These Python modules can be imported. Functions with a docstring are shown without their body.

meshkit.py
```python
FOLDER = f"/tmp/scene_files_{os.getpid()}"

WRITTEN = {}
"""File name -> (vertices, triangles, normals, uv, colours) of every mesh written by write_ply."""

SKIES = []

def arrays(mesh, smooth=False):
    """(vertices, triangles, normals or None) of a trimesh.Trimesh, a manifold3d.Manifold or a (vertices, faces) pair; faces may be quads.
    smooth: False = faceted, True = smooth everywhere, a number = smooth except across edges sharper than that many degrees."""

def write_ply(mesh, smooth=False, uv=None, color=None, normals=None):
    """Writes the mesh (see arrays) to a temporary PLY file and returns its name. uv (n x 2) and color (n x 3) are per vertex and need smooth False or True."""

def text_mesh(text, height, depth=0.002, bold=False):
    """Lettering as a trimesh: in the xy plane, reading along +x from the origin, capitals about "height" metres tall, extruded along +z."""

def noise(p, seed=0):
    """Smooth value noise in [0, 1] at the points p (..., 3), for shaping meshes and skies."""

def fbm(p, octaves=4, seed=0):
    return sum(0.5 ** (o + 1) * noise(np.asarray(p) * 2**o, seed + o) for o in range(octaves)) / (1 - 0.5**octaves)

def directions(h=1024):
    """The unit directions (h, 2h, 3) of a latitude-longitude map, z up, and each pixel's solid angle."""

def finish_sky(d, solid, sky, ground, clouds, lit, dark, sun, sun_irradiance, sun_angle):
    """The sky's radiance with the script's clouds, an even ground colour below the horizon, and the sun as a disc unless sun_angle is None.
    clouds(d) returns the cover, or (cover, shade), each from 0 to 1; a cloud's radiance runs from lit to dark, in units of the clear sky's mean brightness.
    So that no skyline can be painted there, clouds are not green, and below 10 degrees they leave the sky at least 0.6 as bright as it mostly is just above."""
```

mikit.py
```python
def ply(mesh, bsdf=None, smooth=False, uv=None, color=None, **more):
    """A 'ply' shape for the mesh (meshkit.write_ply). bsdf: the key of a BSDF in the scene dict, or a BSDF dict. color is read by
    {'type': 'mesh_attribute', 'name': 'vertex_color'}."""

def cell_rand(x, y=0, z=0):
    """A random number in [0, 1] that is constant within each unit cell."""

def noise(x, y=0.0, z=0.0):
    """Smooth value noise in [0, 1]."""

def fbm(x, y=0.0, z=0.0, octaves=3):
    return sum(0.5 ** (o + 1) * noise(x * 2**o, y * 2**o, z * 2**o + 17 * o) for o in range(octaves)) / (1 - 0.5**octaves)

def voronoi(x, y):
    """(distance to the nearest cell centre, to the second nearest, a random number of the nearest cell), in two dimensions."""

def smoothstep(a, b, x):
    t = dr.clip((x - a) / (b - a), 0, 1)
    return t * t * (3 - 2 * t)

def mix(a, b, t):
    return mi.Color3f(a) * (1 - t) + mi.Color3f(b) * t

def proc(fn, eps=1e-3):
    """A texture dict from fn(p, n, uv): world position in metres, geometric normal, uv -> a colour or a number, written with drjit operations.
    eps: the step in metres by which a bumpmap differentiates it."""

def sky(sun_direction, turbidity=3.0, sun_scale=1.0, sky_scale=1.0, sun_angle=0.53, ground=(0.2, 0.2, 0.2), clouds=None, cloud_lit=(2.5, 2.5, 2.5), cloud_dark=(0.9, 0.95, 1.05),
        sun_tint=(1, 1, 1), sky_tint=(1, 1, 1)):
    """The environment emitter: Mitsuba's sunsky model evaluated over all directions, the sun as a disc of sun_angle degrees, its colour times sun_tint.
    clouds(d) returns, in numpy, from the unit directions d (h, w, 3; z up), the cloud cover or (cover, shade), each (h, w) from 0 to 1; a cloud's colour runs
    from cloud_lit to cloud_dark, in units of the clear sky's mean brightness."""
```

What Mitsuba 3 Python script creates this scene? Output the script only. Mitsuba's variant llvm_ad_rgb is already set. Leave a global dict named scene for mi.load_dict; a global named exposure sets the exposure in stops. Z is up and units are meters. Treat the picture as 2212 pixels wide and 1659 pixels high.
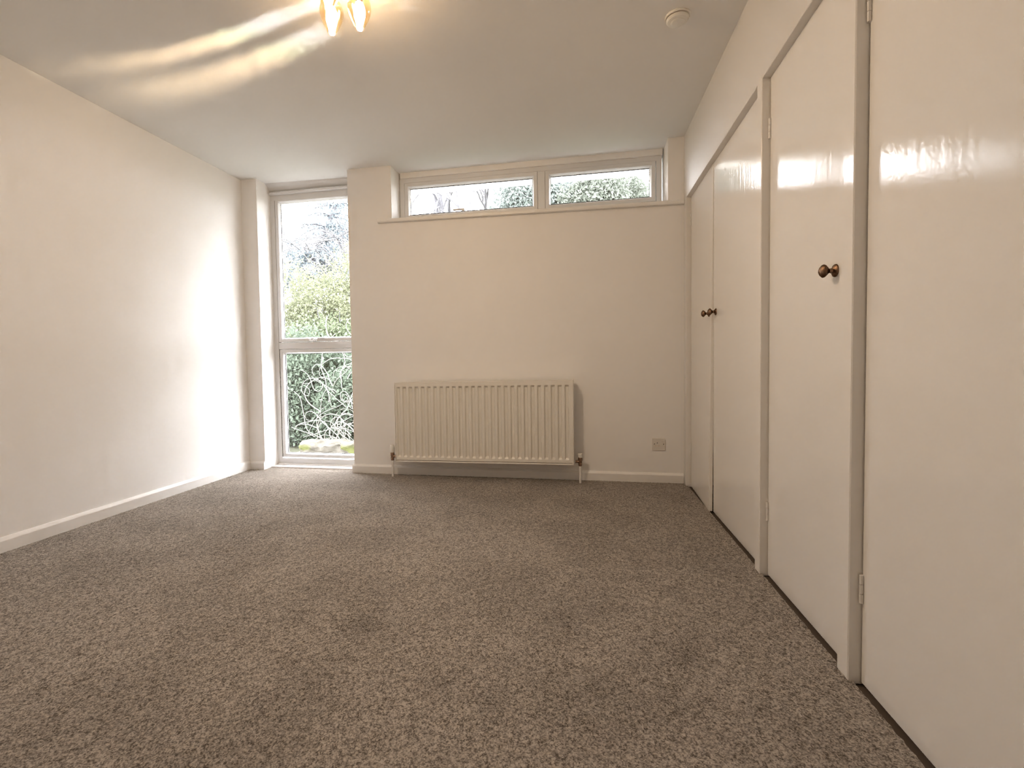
import math, random
import numpy as np, trimesh, drjit as dr, mitsuba as mi
import mikit, meshkit
from mikit import proc, noise, fbm, smoothstep, mix, cell_rand

random.seed(7); rng = np.random.default_rng(7)
T = mi.ScalarTransform4f
scene, labels = {}, {}

# ------------------------------------------------------------------ camera, sky, exposure
W, HH, F = 2212, 1659, 1030.317
CX, CY = -52.994, -14.271
EYE = np.array([0, 0, 0.864])
RIGHT = np.array([0.98145362, 0.19108675, -0.01531828])
UP = np.array([0.0079491, 0.03927176, 0.99919695])
FWD = np.array([-0.19153487, 0.98078723, -0.03702445])
scene['camera'] = {'type': 'perspective', 'fov': math.degrees(2 * math.atan(W / 2 / F)), 'fov_axis': 'x',
                   'principal_point_offset_x': -CX / W, 'principal_point_offset_y': -CY / HH, 'near_clip': 0.02, 'far_clip': 300.0,
                   'to_world': T().look_at(origin=EYE.tolist(), target=(EYE + FWD).tolist(), up=UP.tolist())}
exposure = 0.34
SKY = 17.0


def overcast(d):
    shade = np.clip((meshkit.fbm(d * [3.0, 3.0, 5.0], 4, 3) - 0.35) * 1.3, 0, 1)
    return np.full(d.shape[:2], 1.0), shade


_sky = mikit.sky((0.3, 0.5, 0.8), turbidity=6.0, sun_scale=0.0, sky_scale=1.0, ground=(0.2, 0.2, 0.18), clouds=overcast,
                 cloud_lit=(1.0, 1.0, 1.02), cloud_dark=(0.78, 0.8, 0.84))
_mean = float(np.array(_sky['bitmap'])[:512, :, :3].mean())
scene['sky'] = {**_sky, 'scale': SKY / _mean}

TIP_RADIANCE = np.array([1.0, 0.765, 0.555]) * 3100.0
GLOW_RADIANCE = np.array([1.0, 0.76, 0.46]) * 40.0
NECK_RADIANCE = np.array([1.0, 0.66, 0.36]) * 800.0
SLOT_RADIANCE = np.array([1.0, 0.73, 0.44]) * 2700000.0

# ------------------------------------------------------------------ room measures (metres)
XL, XR, YF, ZC = -2.660, 0.690, 3.4305, 2.330          # left wall, wardrobe front, far wall, ceiling
YB = -0.45                                              # wall behind the camera
YW, YG, YO = YF + 0.17, YF + 0.20, YF + 0.30            # window frames, glass, outer face of the wall
XA, XB, XC, XD = -2.522, -1.739, -1.3855, 0.588         # openings: tall window XA..XB, high window XC..XD
DOORX = XR + 0.030                                      # face of the wardrobe doors

# ------------------------------------------------------------------ materials


def rgb(*c):
    return {'type': 'rgb', 'value': list(c)}


def two(b):
    return {'type': 'twosided', 'bsdf': b}


def bump(b, fn, eps, scale=1.0):
    return {'type': 'bumpmap', 'tex': proc(fn, eps), 'scale': scale, 'bsdf': b}


def plaster_relief(p, n, uv):      # rolled paint on rough plaster, heights in metres
    return 0.0016 * fbm(p.x * 70, p.y * 70, p.z * 70, 3) + 0.003 * noise(p.x * 9, p.y * 9, p.z * 5)


def roller_relief(p, n, uv):        # lining paper with upright roller marks
    return 0.0020 * fbm(p.y * 60, p.z * 35, 2.0, 3) + 0.0016 * noise(p.y * 28, p.z * 4, 6.0)


def ceiling_relief(p, n, uv):
    return 0.0007 * fbm(p.x * 60, p.y * 60, p.z * 60, 3) + 0.0008 * noise(p.x * 5, p.y * 5, 0.0)


def gloss_relief(p, n, uv):        # brush marks run upright, orange peel over them
    return 0.00018 * noise(p.y * 70, p.z * 3, 1.0) + 0.00012 * fbm(p.y * 170, p.z * 140, 3.0, 2) + 0.0004 * noise(p.y * 5, p.z * 3, 8.0)


STAINS = [(-0.08, 1.52, 0.11, 0.30), (0.23, 1.91, 0.06, 0.30), (-0.72, 1.40, 0.09, 0.26), (0.29, 1.44, 0.08, 0.25), (-0.38, 1.17, 0.06, 0.22), (-0.23, 1.14, 0.07, 0.25),
          (0.05, 1.23, 0.10, 0.18), (0.33, 1.83, 0.06, 0.22), (-0.70, 1.19, 0.12, 0.16), (-0.20, 1.88, 0.12, 0.15)]    # old marks on the carpet: x, y, radius, strength


def carpet_colour(p, n, uv):
    tuft = fbm(p.x * 330, p.y * 330, 0.0, 3)
    clump = fbm(p.x * 125 + 3, p.y * 125, 2.0, 3)
    wear = fbm(p.x * 4.2, p.y * 4.2 + 5, 5.0, 3)
    v = 0.48 + 1.5 * (tuft - 0.5) + 0.8 * (clump - 0.5)
    c = mix((0.078, 0.065, 0.054), (0.385, 0.342, 0.300), dr.clip(v, 0, 1))
    k = 0.90 + 0.14 * smoothstep(0.30, 0.62, wear)
    for (sx, sy, r, a) in STAINS:
        q = dr.sqrt(dr.square(p.x - sx) + dr.square(p.y - sy)) / r + 1.1 * (fbm(p.x * 14 + sx * 9, p.y * 14, 1.0, 2) - 0.5)
        k = k * (1 - 0.75 * a * (1 - smoothstep(0.10, 1.15, q)))
    return c * k


def bark_colour(p, n, uv):
    return mix((0.13, 0.13, 0.14), (0.21, 0.21, 0.225), fbm(p.x * 25, p.y * 25, p.z * 6, 3))


def stone_colour(p, n, uv):
    moss = smoothstep(0.56, 0.70, fbm(p.x * 9, p.y * 9, p.z * 9, 3) + 0.16 * smoothstep(-2.85, -2.5, p.x)) * smoothstep(-0.06, -0.12, p.z)
    c = mix((0.06, 0.055, 0.045), (0.13, 0.122, 0.105), fbm(p.x * 22, p.y * 22, p.z * 22, 4))
    return mix(c, (0.085, 0.092, 0.036), moss)


def ground_colour(p, n, uv):
    soil = mix((0.050, 0.052, 0.040), (0.085, 0.088, 0.062), fbm(p.x * 9, p.y * 9, 0.0, 4))
    patio = mix((0.30, 0.295, 0.28), (0.42, 0.41, 0.39), fbm(p.x * 14, p.y * 14, 3.0, 4))
    return mix(patio, soil, smoothstep(4.85, 4.95, p.y + 0.1 * noise(p.x * 6, p.y * 6, 1.0)))


MATTE = {'type': 'roughplastic', 'diffuse_reflectance': rgb(0.80, 0.785, 0.765), 'alpha': 0.35, 'nonlinear': False}
SATIN = {'type': 'roughplastic', 'diffuse_reflectance': rgb(0.82, 0.81, 0.795), 'alpha': 0.18}
scene['m_wall'] = two(bump({'type': 'diffuse', 'reflectance': rgb(0.815, 0.805, 0.795)}, plaster_relief, 0.003))
scene['m_wall_left'] = two(bump({'type': 'diffuse', 'reflectance': rgb(0.815, 0.805, 0.795)}, roller_relief, 0.003))
scene['m_ceiling'] = two(bump({'type': 'diffuse', 'reflectance': rgb(0.79, 0.785, 0.77)}, ceiling_relief, 0.003))
scene['m_satin'] = two(SATIN)
scene['m_gloss'] = two(bump({'type': 'roughplastic', 'diffuse_reflectance': rgb(0.81, 0.795, 0.77), 'alpha': 0.02}, gloss_relief, 0.002))
scene['m_fascia'] = two(bump({'type': 'roughplastic', 'diffuse_reflectance': rgb(0.81, 0.79, 0.76), 'alpha': 0.25}, plaster_relief, 0.003, 0.4))
scene['m_frame'] = two({'type': 'roughplastic', 'diffuse_reflectance': rgb(0.70, 0.70, 0.705), 'alpha': 0.15})
scene['m_radiator'] = two({'type': 'roughplastic', 'diffuse_reflectance': rgb(0.79, 0.765, 0.71), 'alpha': 0.2})
scene['m_plastic'] = two({'type': 'roughplastic', 'diffuse_reflectance': rgb(0.70, 0.66, 0.61), 'alpha': 0.15})
scene['m_white_plastic'] = two({'type': 'roughplastic', 'diffuse_reflectance': rgb(0.80, 0.79, 0.75), 'alpha': 0.15})
scene['m_dark'] = two({'type': 'diffuse', 'reflectance': rgb(0.03, 0.022, 0.018)})
scene['m_inside'] = two({'type': 'diffuse', 'reflectance': rgb(0.10, 0.08, 0.065)})
scene['m_bronze'] = two({'type': 'roughconductor', 'material': 'none', 'specular_reflectance': rgb(0.17, 0.105, 0.065), 'alpha': 0.2})
scene['m_brass'] = two({'type': 'roughconductor', 'material': 'none', 'specular_reflectance': rgb(0.30, 0.20, 0.14), 'alpha': 0.3})
scene['m_steel'] = two({'type': 'roughconductor', 'material': 'none', 'specular_reflectance': rgb(0.78, 0.77, 0.75), 'alpha': 0.2})
scene['m_rubber'] = two({'type': 'diffuse', 'reflectance': rgb(0.05, 0.05, 0.05)})
scene['m_carpet'] = two({'type': 'diffuse', 'reflectance': proc(carpet_colour)})
scene['m_pane'] = {'type': 'thindielectric', 'int_ior': 1.5}
scene['m_amber'] = {'type': 'thindielectric', 'int_ior': 1.5, 'specular_transmittance': rgb(0.985, 0.915, 0.80)}
scene['m_black'] = two({'type': 'diffuse', 'reflectance': rgb(0.02, 0.02, 0.02)})
scene['m_bark'] = two({'type': 'diffuse', 'reflectance': proc(bark_colour)})
scene['m_twig'] = two({'type': 'roughplastic', 'diffuse_reflectance': rgb(0.32, 0.31, 0.27), 'alpha': 0.4})
scene['m_stone'] = two({'type': 'diffuse', 'reflectance': proc(stone_colour)})
scene['m_ground'] = two({'type': 'diffuse', 'reflectance': proc(ground_colour)})


def leaf(c, tr, rough=0.35):
    return {'type': 'principledthin', 'base_color': rgb(*c), 'roughness': rough, 'diff_trans': tr, 'eta': 1.45}


scene['m_laurel'] = leaf((0.115, 0.145, 0.110), 0.5, 0.35)
scene['m_laurel_pale'] = leaf((0.150, 0.180, 0.115), 0.6, 0.35)
scene['m_pale_leaf'] = leaf((0.180, 0.195, 0.125), 0.6, 0.4)
scene['m_conifer'] = leaf((0.19, 0.225, 0.245), 0.4, 0.5)
scene['m_ivy'] = leaf((0.20, 0.23, 0.215), 0.5, 0.35)
scene['m_ivy_light'] = leaf((0.180, 0.20, 0.17), 0.6, 0.4)

# ------------------------------------------------------------------ entry helpers


def obj(key, mesh, m, smooth=False, **more):
    base, n = key, 0
    while key in scene:
        n += 1
        key = f'{base}_{n:03d}'
    scene[key] = mikit.ply(mesh, m, smooth, **more)
    return key


def struct(key, label=None):
    labels[key] = {'kind': 'structure', **({'label': label, } if label else {})}


def thing(key, label, cat, group=None):
    labels[key] = {'label': label, 'category': cat, **({'group': group} if group else {})}


def part(key, label):
    labels[key] = {'label': label}


# ------------------------------------------------------------------ mesh helpers
def cat(*ms):
    ms = ms[0] if len(ms) == 1 and isinstance(ms[0], (list, tuple)) else ms
    return trimesh.util.concatenate(list(ms))


def box(x0, x1, y0, y1, z0, z1, b=0.0):
    c, h = np.array([(x0 + x1) / 2, (y0 + y1) / 2, (z0 + z1) / 2]), np.array([x1 - x0, y1 - y0, z1 - z0]) / 2
    b = min(b, *(h * 0.9))
    if b <= 0:
        m = trimesh.creation.box(extents=2 * h)
        m.apply_translation(c)
        return m
    pts = []
    for sx in (-1, 1):
        for sy in (-1, 1):
            for sz in (-1, 1):
                s = np.array([sx, sy, sz])
                for k in range(3):
                    q = h - b
                    q[k] = h[k]
                    pts.append(c + s * q)
    return trimesh.convex.convex_hull(np.array(pts))


def tube(pts, r, n=8, r_end=None, caps=True):
    pts = np.asarray(pts, float)
    k = len(pts)
    rad = np.linspace(r, r if r_end is None else r_end, k) if np.isscalar(r) else np.asarray(r)
    t = np.gradient(pts, axis=0)
    t /= np.linalg.norm(t, axis=1, keepdims=True) + 1e-12
    a = np.cross(t[0], [0.31, 0.87, 0.38])
    a /= np.linalg.norm(a)
    ang = np.arange(n) * 2 * np.pi / n
    V = []
    for i in range(k):
        a = a - t[i] * (a @ t[i])
        a /= np.linalg.norm(a) + 1e-12
        b = np.cross(t[i], a)
        V.append(pts[i] + rad[i] * (np.cos(ang)[:, None] * a + np.sin(ang)[:, None] * b))
    V = np.vstack(V)
    Fs = []
    for i in range(k - 1):
        for j in range(n):
            p, q = i * n + j, i * n + (j + 1) % n
            Fs += [[p, q, q + n], [p, q + n, p + n]]
    if caps:
        V = np.vstack([V, pts[:1], pts[-1:]])
        for j in range(n):
            Fs += [[k * n, (j + 1) % n, j], [k * n + 1, (k - 1) * n + j, (k - 1) * n + (j + 1) % n]]
    return trimesh.Trimesh(V, Fs, process=False)


def lathe(profile, n=32, axis='z', at=(0, 0, 0)):
    """profile: (radius, height) from bottom to top; axis 'x-' points the height towards -x."""
    pr = np.array(profile, float)
    ang = np.arange(n) * 2 * np.pi / n
    V = np.vstack([np.stack([r * np.cos(ang), r * np.sin(ang), np.full(n, z)], 1) for r, z in pr])
    Fs = []
    for i in range(len(pr) - 1):
        for j in range(n):
            p, q = i * n + j, i * n + (j + 1) % n
            Fs += [[p, q, q + n], [p, q + n, p + n]]
    m = trimesh.Trimesh(V, Fs, process=False)
    if axis == 'x-':
        m.vertices = np.stack([-m.vertices[:, 2], m.vertices[:, 1], m.vertices[:, 0]], 1)
    elif axis == 'x+':
        m.vertices = np.stack([m.vertices[:, 2], -m.vertices[:, 1], m.vertices[:, 0]], 1)
    m.apply_translation(at)
    return m


def frame_loop(x0, x1, z0, z1, profile):
    """A mitred frame round the rectangle; profile: closed list of (inset, y)."""
    V, Fs, k = [], [], len(profile)
    for d, y in profile:
        V += [[x0 + d, y, z0 + d], [x1 - d, y, z0 + d], [x1 - d, y, z1 - d], [x0 + d, y, z1 - d]]
    for i in range(k):
        j = (i + 1) % k
        for c in range(4):
            e = (c + 1) % 4
            Fs += [[4 * i + c, 4 * i + e, 4 * j + e], [4 * i + c, 4 * j + e, 4 * j + c]]
    m = trimesh.Trimesh(np.array(V), Fs, process=False)
    trimesh.repair.fix_normals(m)
    return m


def extrude_x(profile, x0, x1):
    """profile: convex polygon of (y, z), swept from x0 to x1."""
    p = np.array(profile)
    return trimesh.convex.convex_hull(np.vstack([np.column_stack([np.full(len(p), x), p]) for x in (x0, x1)]))


def extrude_y(profile, y0, y1):
    p = np.array(profile)
    return trimesh.convex.convex_hull(np.vstack([np.column_stack([p[:, 0], np.full(len(p), y), p[:, 1]]) for y in (y0, y1)]))


def shear_z(m, x_ref=None, kx=0.0, y_ref=None, ky=0.0):
    if x_ref is not None:
        m.vertices[:, 2] += kx * (m.vertices[:, 0] - x_ref)
    if y_ref is not None:
        m.vertices[:, 2] += ky * (m.vertices[:, 1] - y_ref)
    return m


# ------------------------------------------------------------------ shell of the room
WX = XR + 0.62     # back of the wardrobes
# carpeted floor: fine lumpy pile as relief of the mesh
nx, ny = 560, 640
gx, gy = np.linspace(XL, XR + 0.01, nx), np.linspace(YB, YF + 0.075, ny)
X, Y = np.meshgrid(gx, gy, indexing='ij')
P = np.stack([X, Y, 0 * X], -1)
Z = 0.0050 * (meshkit.fbm(P * 120, 2, 1) - 0.5)
V = np.stack([X + 0.002 * (meshkit.noise(P * 160, 8) - .5), Y, Z], -1).reshape(-1, 3)
ii = np.arange(nx * ny).reshape(nx, ny)
Q = np.stack([ii[:-1, :-1], ii[1:, :-1], ii[1:, 1:], ii[:-1, 1:]], -1).reshape(-1, 4)
obj('floor', (V, Q), 'm_carpet', True)
struct('floor', 'worn grey-brown short pile carpet over the whole floor')
obj('floor__subfloor', box(XL - 0.3, WX + 0.1, YB - 0.2, YO, -0.25, -0.012), 'm_inside')
obj('ceiling', box(XL - 0.3, WX + 0.1, YB - 0.2, YO + 0.35, ZC, ZC + 0.25), 'm_ceiling')
struct('ceiling', 'plain white painted ceiling')
obj('wall_left', box(XL - 0.2, XL, YB - 0.2, YO, -0.25, ZC + 0.05), 'm_wall_left')
struct('wall_left', 'white painted wall with rough plaster')
obj('wall_back', box(XL - 0.2, WX + 0.1, YB - 0.2, YB, -0.25, ZC + 0.05), 'm_wall')
struct('wall_back')
obj('wall_right', box(WX, WX + 0.1, YB - 0.2, YO, -0.25, ZC + 0.05), 'm_inside')
struct('wall_right')
SILL = 1.897
far = [box(XL - 0.02, XA, YF, YO, -0.25, ZC + 0.05), box(XB, XC, YF, YO, -0.25, ZC + 0.05),
       shear_z(box(XC - 0.01, WX + 0.05, YF, YO, -0.25, SILL + 0.002), -0.4, -0.011), box(XD, WX + 0.05, YF, YO, SILL - 0.01, ZC + 0.05)]
obj('wall_far', cat(far), 'm_wall')
struct('wall_far', 'white painted window wall with a pier between the two windows')

sk = [(YF, 0), (YF - 0.015, 0), (YF - 0.015, 0.052), (YF - 0.011, 0.058), (YF - 0.004, 0.066), (YF, 0.067)]
obj('baseboard_far', extrude_x(sk, XB - 0.012, XR - 0.004), 'm_satin', 25)
struct('baseboard_far', 'low white skirting board under the radiator')
obj('baseboard_corner', extrude_x(sk, XL + 0.016, XA), 'm_satin', 25)
struct('baseboard_corner', 'short white skirting beside the tall window')
skl = [(XL, 0), (XL + 0.015, 0), (XL + 0.015, 0.054), (XL + 0.012, 0.060), (XL + 0.004, 0.070), (XL, 0.071)]
obj('baseboard_left', extrude_y(skl, YB, YF), 'm_satin', 25)
struct('baseboard_left', 'low white skirting board along the left wall')


# ------------------------------------------------------------------ windows
def sash(x0, x1, z0, z1, w, y):
    """casement sash with chamfered inner edge and a glazing bead, glass at y + 0.03"""
    return frame_loop(x0, x1, z0, z1, [(0, y), (w * 0.62, y), (w * 0.74, y + 0.004), (w * 0.80, y + 0.012), (w, y + 0.026), (w, y + 0.036), (0, y + 0.05)])


def pane(x0, x1, z0, z1, y):
    return (np.array([[x0, y, z0], [x1, y, z0], [x1, y, z1], [x0, y, z1]]), np.array([[0, 1, 2], [0, 2, 3]]))


def gasket(x0, x1, z0, z1, y):
    return frame_loop(x0, x1, z0, z1, [(-0.001, y), (0.003, y), (0.003, y + 0.004), (-0.001, y + 0.004)])


# window_1: tall casement over a fixed light
fx0, fx1 = XA - 0.004, XB + 0.004
outer = frame_loop(fx0, fx1, 0.012, 2.252, [(0, YW), (0.041, YW), (0.044, YW + 0.003), (0.044, YW + 0.07), (0, YW + 0.07)])
obj('window_1__frame', outer, 'm_frame', 30)
obj('window_1__transom', box(fx0 + 0.044, fx1 - 0.044, YW - 0.002, YW + 0.06, 0.976, 1.034, 0.003), 'm_frame', 30)
sx0, sx1 = fx0 + 0.051, fx1 - 0.051
obj('window_1__casement', sash(sx0, sx1, 1.037, 2.222, 0.036, YW - 0.004), 'm_frame', 30)
obj('window_1__fixed_light', sash(sx0, sx1, 0.070, 0.974, 0.036, YW + 0.002), 'm_frame', 30)
obj('window_1__casement__pane', pane(sx0 + 0.02, sx1 - 0.02, 1.056, 2.206, YG), 'm_pane')
obj('window_1__fixed_light__pane', pane(sx0 + 0.02, sx1 - 0.02, 0.09, 0.954, YG), 'm_pane')
obj('window_1__casement__gasket', gasket(sx0 + 0.034, sx1 - 0.034, 1.070, 2.192, YG - 0.008), 'm_rubber')
obj('window_1__fixed_light__gasket', gasket(sx0 + 0.034, sx1 - 0.034, 0.104, 0.940, YG - 0.004), 'm_rubber')
# stay and its peg on the bottom rail of the casement
hx = -2.15
handle = cat(box(hx - 0.042, hx + 0.030, YW - 0.013, YW - 0.003, 1.040, 1.049, 0.003), box(hx - 0.045, hx - 0.030, YW - 0.020, YW - 0.003, 1.042, 1.060, 0.004),
             box(hx + 0.002, hx + 0.030, YW - 0.026, YW - 0.004, 1.044, 1.058, 0.005))
obj('window_1__catch', handle, 'm_steel', 30)
part('window_1__catch', 'small metal window catch')
obj('window_1__stay', box(hx + 0.03, hx + 0.092, YW - 0.012, YW - 0.003, 1.058, 1.066, 0.002), 'm_frame', 30)
obj('window_1__head_bead', extrude_x([(YW + 0.01, 2.248), (YW - 0.012, 2.248), (YW - 0.022, 2.256), (YW - 0.024, 2.264), (YW - 0.018, 2.274), (YW + 0.01, 2.279)], XA + 0.004, XB), 'm_frame', 40)
# rough plaster fillet above the bead, uneven along its length
n = 60
xs = np.linspace(XA, XB, n)
nz = lambda s, f: meshkit.fbm(np.stack([xs * f, 0 * xs, 0 * xs + s], -1), 3, 5) - 0.5
rows = [np.stack([xs, YW + 0.03 + 0 * xs, 2.276 + 0 * xs], -1), np.stack([xs, YW - 0.008 + 0.004 * nz(1, 9), 2.279 + 0.002 * nz(2, 14)], -1),
        np.stack([xs, YW - 0.018 + 0.010 * nz(3, 7), 2.300 + 0.006 * nz(4, 6)], -1), np.stack([xs, YW - 0.034 + 0.012 * nz(5, 6), 2.312 + 0.005 * nz(6, 8)], -1),
        np.stack([xs, YW - 0.07 + 0.05 * (xs - XA) / (XB - XA) + 0.010 * nz(7, 5), 2.3315 + 0 * xs], -1)]
V = np.vstack(rows)
Q = [[r * n + i, r * n + i + 1, (r + 1) * n + i + 1, (r + 1) * n + i] for r in range(4) for i in range(n - 1)]
obj('window_1__head_fillet', (V, np.array(Q)), 'm_frame', True)
obj('window_1__head_board', box(XA - 0.01, XB + 0.01, YW + 0.005, YO, 2.25, ZC + 0.02), 'm_frame')
obj('window_1__threshold', box(XA, XB, YF + 0.074, YW + 0.03, -0.02, 0.010, 0.003), 'm_satin', 30)
obj('window_1__threshold__bead', box(XA + 0.008, XB, YW - 0.024, YW + 0.004, 0.008, 0.017, 0.003), 'm_satin', 30)
obj('window_1__outer_sill', box(XA - 0.05, XB + 0.05, YW + 0.06, YO + 0.05, -0.06, 0.012, 0.004), 'm_frame', 30)
obj('window_1__hinge_strip', cat(box(fx0 + 0.040, fx0 + 0.052, YW + 0.008, YW + 0.03, 0.07, 2.226), box(fx0 + 0.04, fx1 - 0.04, YW + 0.008, YW + 0.03, 2.20, 2.23)), 'm_rubber')
struct('window_1', 'tall white floor-length window of two lights, casement over fixed pane')

# window_2: long high window of two lights
gx0, gx1 = XC + 0.004, XD - 0.013
outer = frame_loop(gx0, gx1, 1.93, 2.289, [(0, YW), (0.034, YW), (0.038, YW + 0.003), (0.038, YW + 0.07), (0, YW + 0.07)])
obj('window_2__frame', outer, 'm_frame', 30)
obj('window_2__mullion', box(-0.303, -0.245, YW - 0.002, YW + 0.06, 1.966, 2.253, 0.003), 'm_frame', 30)
for k, (a, b) in enumerate(((-1.340, -0.304), (-0.244, 0.532))):
    s = obj('window_2__casement', sash(a, b, 1.972, 2.251, 0.038, YW - 0.004), 'm_frame', 30)
    obj(s + '__pane', pane(a + 0.02, b - 0.02, 1.99, 2.232, YG), 'm_pane')
    obj(s + '__gasket', gasket(a + 0.036, b - 0.036, 2.010, 2.213, YG - 0.008), 'm_rubber')
obj('window_2__stay', cat(box(-0.95, -0.86, YW - 0.020, YW - 0.003, 2.011, 2.021, 0.003), box(-0.878, -0.858, YW - 0.03, YW - 0.003, 2.000, 2.020, 0.004)), 'm_frame', 30)
part('window_2__stay', 'grey window stay on the left casement')
obj('window_2__lintel_board', box(XC - 0.002 + 0.012, XD - 0.008, YW - 0.012, YO, 2.287, ZC + 0.02, 0.003), 'm_satin', 30)
# window board with rounded nose; it drops a little to the right
prof = [(YW + 0.07, 1.893), (YF - 0.018, 1.893), (YF - 0.024, 1.897), (YF - 0.027, 1.906), (YF - 0.026, 1.916), (YF - 0.021, 1.922), (YF - 0.012, 1.924), (YW + 0.07, 1.924)]
sill = cat(extrude_x(prof, XC - 0.004, XD + 0.004), extrude_x([(min(y, YF + 0.004), z) for y, z in prof], -1.493, XR - 0.003))
sill = cat([shear_z(sill, -0.4, -0.011)])
obj('window_2__sill', sill, 'm_satin', 35)
struct('window_2', 'long high white window of two panes above a rounded sill')

# ------------------------------------------------------------------ fitted wardrobe along the right wall
WK = 'fitted_wardrobe'
P1, P2, PJ = (2.034, 2.083), (1.394, 1.449), (3.365, YF - 0.002)     # posts and far jamb, as y ranges
PN = (0.40, 0.455)
ZH = 1.908                                                 # underside of the fascia at the far end; rises towards the camera
HS = -0.0095
fascia = shear_z(box(XR, XR + 0.055, YB + 0.003, YF - 0.002, ZH, ZC - 0.02, 0.002), y_ref=3.40, ky=HS)
fascia.vertices[fascia.vertices[:, 2] > 2.2, 2] = ZC - 0.001
obj(f'{WK}__fascia', fascia, 'm_fascia', 20)
for (a, b) in (PJ, P1, P2, PN):
    obj(f'{WK}__post', box(XR - 0.0005, XR + 0.075, a, b, -0.01, ZH + 0.03, 0.0025), 'm_fascia' if a == 3.365 else 'm_gloss', 20)
obj(f'{WK}__carcass', cat(box(XR + 0.10, WX - 0.025, YB + 0.03, YF - 0.025, -0.011, -0.001), box(XR + 0.057, WX - 0.025, YB + 0.03, YF - 0.025, 1.99, 2.03), box(WX - 0.05, WX - 0.025, YB + 0.03, YF - 0.025, -0.01, 2.0)), 'm_inside')
part(f'{WK}__carcass', 'dark inside of the wardrobe')
obj(f'{WK}__side_panel', box(XR, XR + 0.04, YB + 0.003, PN[0], 0.0, ZH + 0.03, 0.002), 'm_gloss')


def knob(at):
    m = lathe([(0.0001, 0), (0.0178, 0.0), (0.0186, 0.0015), (0.0172, 0.0045), (0.012, 0.0075), (0.0072, 0.0105), (0.0062, 0.0165), (0.0072, 0.0195), (0.0125, 0.0235),
               (0.0175, 0.0285), (0.0190, 0.0318), (0.0180, 0.0345), (0.0142, 0.0385), (0.0095, 0.0415), (0.0045, 0.043), (0.0001, 0.0434)], 28, 'x-', at)
    return m


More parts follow.
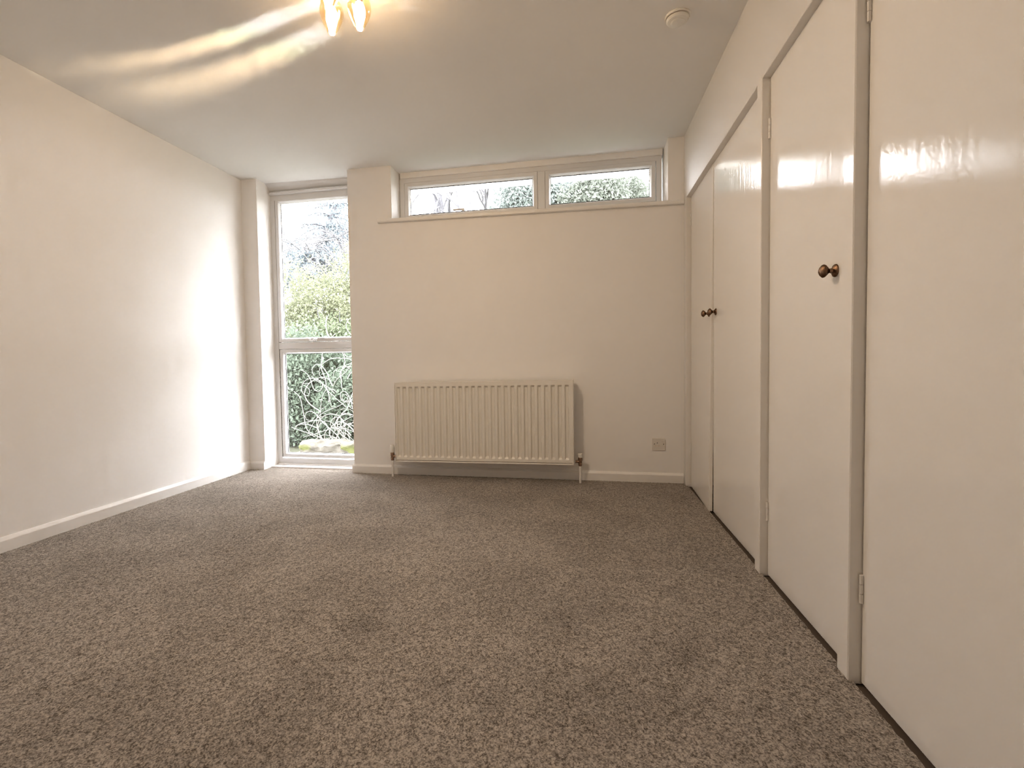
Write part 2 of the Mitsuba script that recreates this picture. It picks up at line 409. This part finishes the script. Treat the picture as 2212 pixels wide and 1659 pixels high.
def hinge(y, z, half):
    k = []
    L = 2 * half / 3
    for j in range(3):
        k.append(trimesh.creation.cylinder(0.0048, L - 0.0012, sections=12))
        k[-1].apply_translation([DOORX - 0.004, y, z - half + L * (j + 0.5)])
    k.append(box(DOORX - 0.001, DOORX + 0.012, y - 0.001, y + 0.014, z - half, z + half, 0.0005))
    return cat(k)


def door(y0, y1, z0, z1, hinge_y, hinge_zs, knob_y=None, swing=None, label=None):
    """leaf from y0 to y1; swing: (hinge side y, metres the other edge stands out at the foot, and at the head)"""
    leafm = box(DOORX, DOORX + 0.019, y0, y1, z0, z1, 0.0012)
    leafm.vertices[:, 2] += np.where(leafm.vertices[:, 2] > 1, HS * (leafm.vertices[:, 1] - 3.4), 0)
    off = 0.0
    if swing:
        t = np.abs(leafm.vertices[:, 1] - swing[0]) / abs(y1 - y0)
        zz = np.clip(leafm.vertices[:, 2] / 1.9, 0, 1)
        leafm.vertices[:, 0] -= t * (swing[1] * (1 - zz) + swing[2] * zz)
    d = obj(f'{WK}__door', leafm, 'm_gloss', 20)
    if label:
        part(d, label)
    if knob_y is not None:
        if swing:
            off = abs(knob_y - swing[0]) / abs(y1 - y0) * (swing[1] * 0.42 + swing[2] * 0.58)
        obj(d + '__knob', knob((DOORX + 0.0005 - off, knob_y, 1.104)), 'm_bronze', 40)
        part(d + '__knob', 'small dark bronze knob')
    for hz in hinge_zs:
        obj(d + '__hinge', hinge(hinge_y, hz, 0.038), 'm_satin', 40)
    return d


FOOT = -0.001
door(2.822, PJ[0] - 0.003, FOOT, ZH + 0.012, PJ[0] - 0.005, (1.76, 0.25), 2.873, (PJ[0], 0.022, 0.002), 'narrow far door standing slightly proud at its foot')
door(P1[1] + 0.003, 2.819, FOOT, ZH + 0.012, P1[1] + 0.008, (1.73, 0.25), 2.775)
door(P2[1] + 0.003, P1[0] - 0.003, FOOT, ZH + 0.012, P1[0] - 0.006, (1.729, 0.2525), 1.5435)
door(PN[1] + 0.003, P2[0] - 0.003, FOOT, ZH + 0.012, P2[0] - 0.006, (1.732, 0.2500), None)
thing(WK, 'long white gloss-painted fitted wardrobe along the right wall', 'wardrobe')

# ------------------------------------------------------------------ radiator
RK = 'radiator'
rx0, rx1, rz0, rz1, ry = -1.3420, -0.0520, 0.1285, 0.711, YF - 0.135
NF, PITCH, FX0 = 27, 0.04685, -1.3115
tilt = lambda m: shear_z(m, -0.70, 0.007)


def smooth01(t):
    t = np.clip(t, 0, 1)
    return t * t * (3 - 2 * t)


per = 14
px = np.unique(np.concatenate([[rx0 + 0.006], FX0 - PITCH / 2 + PITCH * np.arange(NF * per + 1) / per, [rx1 - 0.006]]))
ZT, ZB = 0.677, 0.165
pz = np.unique(np.concatenate([[rz0 + 0.013, rz1 - 0.001], np.linspace(ZB - 0.012, ZB + 0.022, 12), np.linspace(ZT - 0.022, ZT + 0.012, 12), np.linspace(ZB + 0.03, ZT - 0.03, 8)]))
X, Z = np.meshgrid(px, pz, indexing='ij')
ph = np.abs(((X - FX0) / PITCH + 0.5) % 1 - 0.5)
inside = (X > FX0 - PITCH / 2) & (X < FX0 + PITCH * (NF - 0.5))
depth = 0.0125 * (1 - smooth01((ph - 0.19) / 0.09)) * smooth01((ZT + 0.004 - Z) / 0.014) * smooth01((Z - ZB + 0.004) / 0.016) * inside
V = np.stack([X, ry + depth, Z], -1).reshape(-1, 3)
ii = np.arange(V.shape[0]).reshape(X.shape)
Q = np.stack([ii[:-1, :-1], ii[1:, :-1], ii[1:, 1:], ii[:-1, 1:]], -1).reshape(-1, 4)
pm = trimesh.Trimesh(V, np.vstack([Q[:, [0, 1, 2]], Q[:, [0, 2, 3]]]), process=False)
lip = frame_loop(rx0 + 0.006, rx1 - 0.006, rz0 + 0.013, rz1 - 0.001, [(0, ry), (0, ry + 0.02), (0.0005, ry + 0.02)])
obj(f'{RK}__front_panel', tilt(pm), 'm_radiator', True)
part(f'{RK}__front_panel', 'pressed front with 27 upright flutes')
obj(f'{RK}__panel_edge', tilt(lip), 'm_radiator')
obj(f'{RK}__casing', tilt(frame_loop(rx0, rx1, rz0, rz1, [(0, ry - 0.001), (0.0045, ry - 0.001), (0.0045, ry + 0.098), (0, ry + 0.098)])), 'm_radiator')
bottom_rim = box(rx0 + 0.006, rx1 - 0.002, ry - 0.001, ry + 0.03, rz0, rz0 + 0.009, 0.002)
obj(f'{RK}__bottom_rim', tilt(bottom_rim), 'm_radiator', 30)
obj(f'{RK}__end_cap', tilt(cat(box(rx1 - 0.008, rx1 + 0.004, ry - 0.002, ry + 0.098, rz0 + 0.004, rz1 + 0.006, 0.004))), 'm_radiator', 30)
obj(f'{RK}__back_panel', tilt(box(rx0 + 0.01, rx1 - 0.01, ry + 0.086, ry + 0.100, rz0 + 0.01, rz1 - 0.006, 0.003)), 'm_radiator', 30)
for bx in (-1.15, -0.26):
    obj(f'{RK}__bracket', box(bx, bx + 0.03, ry + 0.095, YF - 0.0005, 0.2, 0.62, 0.002), 'm_radiator', 30)


def valve(x, y, z, s, big):
    """valve body at (x, y, z): tail towards the radiator (s = +1: radiator on the right)"""
    b = [lathe([(0.0001, -0.032), (0.011, -0.032), (0.0125, -0.026), (0.0125, -0.012), (0.010, -0.010), (0.012, 0.0), (0.014, 0.006), (0.015, 0.022), (0.013, 0.03), (0.0001, 0.03)], 16, 'z', (x, y, z)),
         tube([(x, y, z), (x + s * 0.018, y, z - 0.002), (x + s * 0.032, y, z - 0.002)], 0.0095, 12)]
    v = obj(f'{RK}__valve', cat(b), 'm_brass', 35)
    part(v, 'tarnished brass valve')
    if big:
        cap = lathe([(0.0001, 0.028), (0.0165, 0.028), (0.0205, 0.066), (0.0205, 0.069), (0.0165, 0.0695), (0.0165, 0.074), (0.0155, 0.081), (0.011, 0.086), (0.0001, 0.0875)], 24, 'z', (x, y, z))
    else:
        cap = lathe([(0.0001, 0.020), (0.0125, 0.020), (0.0170, 0.046), (0.0172, 0.052), (0.0155, 0.054), (0.0001, 0.054)], 24, 'z', (x, y, z))
    obj(v + '__cap', cap, 'm_white_plastic', 35)
    obj(f'{RK}__pipe', lathe([(0.0001, -0.012), (0.0080, -0.012), (0.0080, z - 0.030), (0.0001, z - 0.030)], 16, 'z', (x, y, 0)), 'm_satin', 35)


valve(-1.3885, YF - 0.083, 0.155, 1, True)
valve(-0.007, YF - 0.086, 0.150, -1, False)
thing(RK, 'white fluted panel radiator on the wall under the high window', 'radiator')

# ------------------------------------------------------------------ wall socket
SK = 'wall_socket'
cx, cz = 0.5255, 0.2635
obj(f'{SK}__plate', box(cx - 0.043, cx + 0.043, YF - 0.009, YF + 0.001, cz - 0.043, cz + 0.043, 0.003), 'm_plastic', 20)
for sx in (-0.0302, 0.0302):
    s = lathe([(0.0001, 0), (0.0030, 0), (0.0030, 0.0006), (0.0001, 0.0008)], 12, 'z')
    s.vertices = np.stack([s.vertices[:, 0] + cx + sx, YF - 0.009 - s.vertices[:, 2], s.vertices[:, 1] + cz + 0.003], -1)
    obj(f'{SK}__screw', s, 'm_dark')
for (sx, sz, w, h) in ((-0.011, 0.011, 0.0045, 0.008), (-0.022, -0.009, 0.0075, 0.0035), (0.0, -0.009, 0.0075, 0.0035)):
    obj(f'{SK}__pin_hole', box(cx + sx - w / 2, cx + sx + w / 2, YF - 0.0094, YF - 0.008, cz + sz - h / 2, cz + sz + h / 2), 'm_dark' if sz > 0 else 'm_brass')
obj(f'{SK}__switch', extrude_x([(YF - 0.008, cz + 0.008), (YF - 0.010, cz + 0.008), (YF - 0.013, cz + 0.028), (YF - 0.008, cz + 0.028)], cx + 0.018, cx + 0.034), 'm_plastic')
thing(SK, 'square white switched socket low on the wall right of the radiator', 'socket')

# ------------------------------------------------------------------ ceiling alarm
AK = 'smoke_alarm'
ax, ay = 0.422, 2.232
obj(f'{AK}__base', lathe([(0.0001, ZC + 0.001), (0.052, ZC + 0.001), (0.052, ZC - 0.006), (0.050, ZC - 0.009), (0.0001, ZC - 0.009)][::-1], 40, 'z', (ax, ay, 0)), 'm_white_plastic', 30)
obj(f'{AK}__slot_ring', lathe([(0.0001, ZC - 0.014), (0.043, ZC - 0.014), (0.043, ZC - 0.008)], 40, 'z', (ax, ay, 0)), 'm_brass', 30)
part(f'{AK}__slot_ring', 'dark vent gap round the cover')
obj(f'{AK}__cover', lathe([(0.0001, ZC - 0.0305), (0.020, ZC - 0.030), (0.026, ZC - 0.028), (0.029, ZC - 0.0255), (0.033, ZC - 0.0255), (0.041, ZC - 0.023), (0.046, ZC - 0.017), (0.0465, ZC - 0.0125), (0.0001, ZC - 0.0125)], 40, 'z', (ax, ay, 0)), 'm_white_plastic', 30)
thing(AK, 'small round white smoke alarm on the ceiling near the wardrobe', 'smoke alarm')

# ------------------------------------------------------------------ ceiling light: canopy with side slots, three amber glass shades
LK = 'ceiling_light'
lx, ly, RHO, ZE = -0.868, 1.360, 0.100, 2.100     # slotted hood on an arm, towards the room's middle
band_x = {
    'Ut': ([-2.67, -2.44, -2.2, -1.9, -1.69, -1.47, -1.26, -1.08, -0.92, -0.74, -0.5], [1.90, 1.93, 1.95, 1.95, 1.92, 1.89, 1.84, 1.82, 1.81, 1.82, 1.83]),
    'Ub': ([-2.67, -2.31, -1.99, -1.77, -1.55, -1.33, -1.09, -0.95, -0.78, -0.5], [2.00, 2.04, 2.04, 2.02, 1.99, 1.94, 1.88, 1.87, 1.88, 1.88]),
    'Lt': ([-2.63, -2.38, -2.06, -1.85, -1.61, -1.39, -1.1, -0.93, -0.74, -0.5], [2.08, 2.11, 2.12, 2.11, 2.07, 2.02, 1.94, 1.91, 1.90, 1.89]),
    'Lm': ([-2.92, -2.63, -2.3, -1.93, -1.68, -1.43, -1.15, -0.9, -0.5], [2.16, 2.21, 2.23, 2.20, 2.15, 2.08, 2.00, 1.95, 1.92]),
    'Lb': ([-3.12, -2.83, -2.52, -2.18, -1.91, -1.65, -1.39, -1.15, -0.97, -0.8, -0.5], [2.22, 2.27, 2.33, 2.34, 2.30, 2.24, 2.16, 2.07, 2.01, 1.97, 1.94]),
}
na, nh = 420, 300
az = np.linspace(0, 2 * np.pi, na + 1)
zz = np.linspace(2.092, 2.180, nh + 1)
A, Zc = np.meshgrid((az[:-1] + az[1:]) / 2, (zz[:-1] + zz[1:]) / 2, indexing='ij')
rise = np.maximum((Zc - ZE) / RHO, 1e-6)
rr = (ZC - ZE) / rise
hx_, hy_ = lx + rr * np.cos(A), ly + rr * np.sin(A)
E = {k: np.interp(hx_, *v) for k, v in band_x.items()}
dens = np.zeros_like(A)
dens = np.where((hy_ > E['Ut']) & (hy_ < E['Ub']), 1.0, dens)
dens = np.where((hy_ > E['Lt']) & (hy_ < E['Lm']), 0.75, dens)
w3 = 0.3 * (E['Lb'] - E['Lm'])
dens = np.where((hy_ > E['Lm'] - w3) & (hy_ < E['Lm'] + w3), 1.0, dens)
dens = np.where((hy_ >= E['Lm'] + w3) & (hy_ < E['Lb']), 0.7, dens)
dens *= (Zc > ZE + 0.0012) & (hx_ > -3.0)
dens *= np.clip((-0.60 - hx_) / 0.25, 0, 1) * np.clip((hx_ + 2.75) / 0.55, 0, 1)
dens *= np.clip((rr / 1.20) ** 0.9, 0.5, 1.0)             # fine bars cross the slots more densely higher up
row = ((np.arange(nh)[None, :] * 7 + np.arange(na)[:, None] * 3) % 10 + 0.5) / 10
opening = dens > row
V, Q = [], []
ring = np.stack([np.cos(az), np.sin(az)], -1)
for rad in (RHO, RHO + 0.0006):
    V.append(np.concatenate([np.concatenate([np.array([lx, ly]) + rad * ring, np.full((na + 1, 1), z)], 1) for z in zz]))
off = (na + 1) * (nh + 1)
for i in range(na):
    for j in range(nh):
        if not opening[i, j]:
            a = j * (na + 1) + i
            Q.append([a, a + 1, a + na + 2, a + na + 1])
obj(f'{LK}__hood', (V[0], np.array(Q)), 'm_black')
part(f'{LK}__hood', 'round hood with narrow slots in its side')
obj(f'{LK}__hood__cap', cat(lathe([(0.0001, 2.0900), (RHO + 0.001, 2.0900), (RHO + 0.001, 2.0925), (0.0001, 2.0925)], 48, 'z', (lx, ly, 0)),
                            lathe([(0.0001, 2.1795), (RHO + 0.001, 2.1795), (RHO + 0.001, 2.182), (0.0001, 2.182)], 48, 'z', (lx, ly, 0))), 'm_black', 30)
scene[f'{LK}__hood__lamp'] = {'type': 'sphere', 'center': [lx, ly, ZE], 'radius': 0.0016, 'emitter': {'type': 'area', 'radiance': rgb(*SLOT_RADIANCE)}}
obj(f'{LK}__arm', tube([(lx, ly, 2.18), (lx, ly + 0.02, 2.26), (lx, ly + 0.08, 2.30), (lx, 1.62, 2.305)], 0.006, 8), 'm_brass', True)
obj(f'{LK}__canopy', lathe([(0.0001, 2.284), (0.020, 2.284), (0.050, 2.300), (0.058, ZC + 0.001), (0.0001, ZC + 0.001)], 40, 'z', (-0.868, 1.665, 0)), 'm_brass', 30)
for (sx, sy) in ((-0.924, 1.731), (-0.810, 1.731), (-0.872, 1.612)):
    zb = 2.122
    out = [(0.0155, zb), (0.0185, zb + 0.002), (0.0205, zb + 0.007), (0.027, zb + 0.020), (0.0355, zb + 0.038), (0.0425, zb + 0.056), (0.0460, zb + 0.072), (0.0450, zb + 0.088), (0.040, zb + 0.106), (0.030, zb + 0.124), (0.019, zb + 0.136)]
    inn = [(0.0150, zb + 0.0005)] + [(r - 0.0025, z + 0.002) for r, z in out[1:]]
    k = obj(f'{LK}__glass_shade', cat(lathe(out, 36, 'z', (sx, sy, 0)), lathe(inn, 36, 'z', (sx, sy, 0))), 'm_amber', True)
    part(k, 'amber teardrop glass shade')
    b = lathe([(0.0125, zb + 0.002), (0.0128, zb + 0.014), (0.0165, zb + 0.030), (0.0215, zb + 0.048), (0.0225, zb + 0.062), (0.0205, zb + 0.080), (0.014, zb + 0.096), (0.0001, zb + 0.098)], 18, 'z', (sx, sy, 0))
    obj(k + '__bulb', b, 'm_white_plastic', True, emitter={'type': 'area', 'radiance': rgb(*GLOW_RADIANCE)})
    part(k + '__bulb', 'glowing warm white bulb')
    tip = lathe([(0.0001, zb - 0.0045), (0.005, zb - 0.0038), (0.0095, zb - 0.0015), (0.0125, zb + 0.002)], 12, 'z', (sx, sy, 0))
    obj(k + '__bulb_tip', tip, 'm_white_plastic', True, emitter={'type': 'area', 'radiance': rgb(*TIP_RADIANCE)})
    part(k + '__bulb_tip', 'bright lower end of the bulb')
    obj(k + '__holder', lathe([(0.0001, zb + 0.097), (0.012, zb + 0.097), (0.012, zb + 0.128), (0.019, zb + 0.132), (0.019, zb + 0.1395), (0.012, zb + 0.1400), (0.012, zb + 0.1530), (0.006, zb + 0.1535), (0.006, zb + 0.166), (0.0001, zb + 0.168)], 20, 'z', (sx, sy, 0)), 'm_brass', 30)
    neck = lathe([(0.0125, zb + 0.1405), (0.0125, zb + 0.1525)], 14, 'z', (sx, sy, 0))
    obj(k + '__bulb_neck', neck, 'm_white_plastic', True, emitter={'type': 'area', 'radiance': rgb(*NECK_RADIANCE)})
    obj(k + '__stem', tube([(sx, sy, zb + 0.165), (sx, sy, zb + 0.172), (sx * 0.5 - 0.434, sy * 0.5 + 0.8325, 2.298)], 0.005, 8), 'm_brass', True)
thing(LK, 'lit ceiling light with three amber glass shades at the top edge', 'ceiling light')

# ------------------------------------------------------------------ garden outside
gxs, gys = np.linspace(-16, 10, 80), np.linspace(YO + 0.02, 26, 80)
X, Y = np.meshgrid(gxs, gys, indexing='ij')
Z = -0.30 + 0.06 * (meshkit.fbm(np.stack([X, Y, 0 * X], -1) * 1.3, 3, 2) - 0.5)
ii = np.arange(6400).reshape(80, 80)
Q = np.stack([ii[:-1, :-1], ii[1:, :-1], ii[1:, 1:], ii[:-1, 1:]], -1).reshape(-1, 4)
obj('garden_ground', (np.stack([X, Y, Z], -1).reshape(-1, 3), Q), 'm_ground', True)
struct('garden_ground')

# low rough stone edging seen through the foot of the tall window
st = box(-3.24, -1.2, 4.98, 5.22, -0.42, -0.05, 0.05).subdivide_to_size(0.025)
nv = st.vertices
st.vertices = nv + 0.11 * (np.stack([meshkit.fbm(nv * 8, 4, s) for s in (1, 2, 3)], -1) - 0.5)
obj('stone_edging', st, 'm_stone', True)
thing('stone_edging', 'low mossy pale stone block outside the foot of the tall window', 'stone')


def leaves(C, size, up=0.5, seed=0, slim=0.45, cup=0.25):
    """a folded diamond leaf at each point of C"""
    g = np.random.default_rng(seed)
    n = len(C)
    d = g.normal(size=(n, 3))
    d[:, 2] -= 0.3
    d /= np.linalg.norm(d, axis=1, keepdims=True)
    nrm = g.normal(size=(n, 3)) + [0, -0.5, up * 2]
    nrm -= d * (nrm * d).sum(1, keepdims=True)
    nrm /= np.linalg.norm(nrm, axis=1, keepdims=True)
    s = np.cross(d, nrm)
    L = size * g.uniform(0.7, 1.3, (n, 1))
    wv = L * slim
    V = np.stack([C, C + d * L * 0.5 + s * wv * 0.5 + nrm * wv * cup, C + d * L, C + d * L * 0.5 - s * wv * 0.5 + nrm * wv * cup], 1).reshape(-1, 3)
    b = np.arange(n)[:, None] * 4
    return V, np.vstack([b + [0, 1, 2], b + [0, 2, 3]])


def crown(cx, cy, cz, rx, ry, rz, n, seed, lumps=14, shell=0.5):
    """points near the surface of a lumpy crown"""
    g = np.random.default_rng(seed)
    cs = g.normal(size=(lumps, 3))
    cs /= np.linalg.norm(cs, axis=1, keepdims=True)
    cs *= g.uniform(0.25, 0.75, (lumps, 1))
    rad = g.uniform(0.28, 0.5, lumps)
    k = g.integers(0, lumps, n)
    d = g.normal(size=(n, 3))
    d /= np.linalg.norm(d, axis=1, keepdims=True)
    p = cs[k] + d * (rad[k] * g.uniform(shell, 1, n))[:, None]
    p = p * [rx, ry, rz] + [cx, cy, cz]
    return p[p[:, 2] > -0.28]


def shrub(key, label, c, r, n, size, m, seed, group=None, slim=0.45, lumps=14, category='shrub', stems=True):
    obj(f'{key}__foliage', leaves(crown(*c, *r, n, seed, lumps), size, 0.5, seed + 1, slim), m)
    g = np.random.default_rng(seed + 2)
    ms = []
    for _ in range(5):
        b = np.array([c[0], c[1], -0.32]) + g.normal(size=3) * [0.12 * r[0], 0.12 * r[1], 0]
        e = np.array(c) + g.normal(size=3) * [0.35 * r[0], 0.35 * r[1], 0.25 * r[2]]
        t = np.linspace(0, 1, 6)[:, None]
        ms.append(tube(b * (1 - t) + e * t + 0.05 * np.sin(t * 5 + g.uniform(0, 6, 3)), 0.02 * min(r[0], 1.2), 5, 0.006))
    obj(f'{key}__stem', cat(ms), 'm_bark', True)
    thing(key, label, category, group)


shrub('laurel_shrub', 'dark green laurel shrub low in the tall window, left half', (-4.05, 6.15, 0.35), (0.85, 0.7, 1.25), 24000, 0.062, 'm_laurel', 11, slim=0.5, lumps=20)
shrub('laurel_shrub_001', 'dark green laurel shrub behind the pale twigs in the tall window', (-3.05, 6.35, 0.35), (0.85, 0.7, 1.2), 24000, 0.062, 'm_laurel', 21, slim=0.5, lumps=20)
shrub('pale_shrub', 'pale yellow-green fine-leaved shrub above the laurels in the tall window', (-4.25, 7.5, 1.65), (1.35, 0.8, 1.35), 26000, 0.055, 'm_pale_leaf', 31, slim=0.42, lumps=34)
shrub('bushy_shrub', 'mid-green bush at mid-height of the tall window', (-3.85, 6.9, 1.05), (1.0, 0.6, 0.85), 15000, 0.06, 'm_laurel_pale', 41, slim=0.55, lumps=20)


def branch(p, d, length, r, depth, g, out, bend=0.35, spread=0.6, droop=0.0, twigs=3):
    n = 7
    pts = [np.array(p, float)]
    d = np.array(d, float)
    for i in range(n - 1):
        d = d + g.normal(size=3) * bend * 0.25 + [0, 0, -droop * 0.12]
        d /= np.linalg.norm(d)
        pts.append(pts[-1] + d * length / (n - 1))
    out.append(tube(pts, r, 6 if depth > 1 else 4, max(r * 0.5, 0.009), False))
    if depth > 0:
        for _ in range(twigs):
            k = g.integers(2, n)
            nd = d + g.normal(size=3) * spread
            branch(pts[k], nd / np.linalg.norm(nd), length * g.uniform(0.5, 0.75), max(r * (1 - 0.5 * k / n) * 0.65, 0.012), depth - 1, g, out, bend, spread, droop, twigs)


def bare_tree(key, label, base, lean, height, r, seed, droop=0.0, depth=3, mains=3, spread=0.6, reach=0.36):
    g = np.random.default_rng(seed)
    out = []
    b = np.array(base, float)
    d = np.array(lean, float)
    d /= np.linalg.norm(d)
    pts = [b + d * height * t + [0.05 * math.sin(5 * t + seed), 0.05 * math.cos(4 * t), 0] for t in np.linspace(0, 1, 8)]
    obj(f'{key}__trunk', tube(pts, r, 9, r * 0.5), 'm_bark', True)
    for k in range(4, 8):
        for _ in range(mains):
            nd = d * 0.8 + g.normal(size=3) * 0.7 + [0, 0, 0.15]
            branch(pts[k], nd / np.linalg.norm(nd), height * g.uniform(0.7, 1.2) * reach, r * 0.45, depth - 1, g, out, 0.4, spread, droop, 3)
    obj(f'{key}__branches', cat(out), 'm_bark', True)
    thing(key, label, 'tree')


bare_tree('bare_tree', 'bare winter tree seen through the left of the high window', (-2.75, 9.3, -0.3), (0.05, 0.0, 1.0), 3.7, 0.10, 52, mains=4)
bare_tree('bare_tree_001', 'bare tree beside the ivy-covered tree in the high window', (-1.75, 8.6, -0.3), (0.02, 0, 1.0), 3.5, 0.085, 63, mains=3)
bare_tree('bare_tree_002', 'bare twiggy tree at the top right of the tall window', (-4.85, 9.4, -0.3), (-0.02, 0.1, 1.0), 3.0, 0.06, 77, droop=0.3, mains=5, depth=4)
bare_tree('bare_tree_003', 'thin bare tree at the top left of the tall window', (-7.3, 10.9, -0.3), (0.1, 0, 1.0), 3.6, 0.07, 85, droop=0.1, mains=4)


# blue-green conifer, its main limb leaning to the right
def conifer(key, label, path, seed):
    g = np.random.default_rng(seed)
    path = np.array(path, float)
    s = np.linspace(0, len(path) - 1, 24)
    pts = np.stack([np.interp(s, np.arange(len(path)), path[:, k]) for k in range(3)], 1)
    obj(f'{key}__trunk', tube(pts, 0.13, 9, 0.035), 'm_bark', True)
    twigs, C = [], []
    for _ in range(120):
        k = g.uniform(0.45, 1.0)
        p = pts[int(k * 23)]
        a = g.uniform(0, 2 * np.pi)
        L = (1.12 - k) * 1.9 * g.uniform(0.5, 1.0) + 0.25
        d = np.array([math.cos(a), math.sin(a), 0.15])
        u = np.linspace(0, 1, 6)[:, None]
        q = p + d * L * u + [0, 0, -0.55] * (u ** 2) * L * 0.7
        twigs.append(tube(q, 0.016, 4, 0.008, False))
        n = int(60 * L * (1.25 - k) / 0.5)
        w = g.uniform(0.15, 1, (n, 1))
        C.append(p + d * L * w + [0, 0, -0.55] * (w ** 2) * L * 0.7 + g.normal(size=(n, 3)) * [0.05, 0.05, 0.04])
    obj(f'{key}__branches', cat(twigs), 'm_bark', True)
    obj(f'{key}__needles', leaves(np.vstack(C), 0.11, 0.2, seed + 1, 0.3), 'm_conifer')
    thing(key, label, 'tree')


conifer('conifer', 'drooping blue-green conifer at the top of the tall window', [(-6.7, 10, -0.3), (-6.55, 10, 1.5), (-6.3, 10, 2.7), (-5.9, 10, 3.4), (-5.3, 10, 4.45), (-5.0, 10, 5.3)], 91)


def leafy_tree(key, label, base, c, r, n, size, m, seed, slim=0.5, lumps=20):
    obj(f'{key}__trunk', tube([base, (base[0] + 0.06, base[1], c[2] * 0.5), (c[0], c[1], c[2])], 0.13, 9, 0.05), 'm_bark', True)
    obj(f'{key}__crown', leaves(crown(*c, *r, n, seed, lumps), size, 0.4, seed + 1, slim), m)
    thing(key, label, 'tree')


leafy_tree('ivy_tree', 'ivy-covered tree in the middle of the high window', (-1.0, 8.8, -0.3), (-0.85, 8.8, 3.65), (0.80, 0.6, 1.0), 17000, 0.072, 'm_ivy', 101, 0.55)
leafy_tree('ivy_tree_001', 'dark evergreen at the left of the right high pane', (-0.25, 9.4, -0.3), (-0.3, 9.4, 3.75), (0.42, 0.5, 0.95), 9000, 0.075, 'm_conifer', 111, 0.5)
leafy_tree('evergreen_tree', 'pale evergreen filling the right high pane', (0.45, 8.7, -0.3), (0.40, 8.7, 3.6), (0.78, 0.6, 0.8), 14000, 0.07, 'm_ivy_light', 121, 0.55, 26)
leafy_tree('evergreen_tree_001', 'thin pale tree at the right end of the high window', (1.2, 9.3, -0.3), (1.05, 9.3, 3.55), (0.5, 0.5, 0.8), 2600, 0.08, 'm_ivy_light', 131)

# pale twisted climber stems in front of the laurels
g = np.random.default_rng(5)
ms = []
for k in range(62):
    p = np.array([g.uniform(-3.3, -2.5), g.uniform(5.42, 5.8), g.uniform(-0.2, 0.9) if k % 2 else g.uniform(-0.25, 0.0)])
    d = np.array([g.uniform(-0.8, 0.4), g.uniform(-0.2, 0.2), g.uniform(0.1, 1.0)])
    d /= np.linalg.norm(d)
    curl, pts = g.normal() * 0.16, [p]
    for i in range(g.integers(12, 34)):
        curl = 0.9 * curl + g.normal() * 0.14
        c_, s_ = math.cos(curl), math.sin(curl)
        d = np.array([d[0] * c_ - d[2] * s_, d[1] * 0.9 + g.normal() * 0.08, d[0] * s_ + d[2] * c_])
        d /= np.linalg.norm(d)
        pts.append(pts[-1] + d * 0.045)
        if pts[-1][2] > 1.45 or pts[-1][2] < -0.28 or pts[-1][0] < -3.55:
            break
    if len(pts) > 4:
        ms.append(tube(pts, g.uniform(0.004, 0.008), 5, 0.0035, False))
obj('climber__stems', cat(ms), 'm_twig', True)
thing('climber', 'tangle of pale twisted bare climber stems outside the lower tall pane', 'climbing plant')
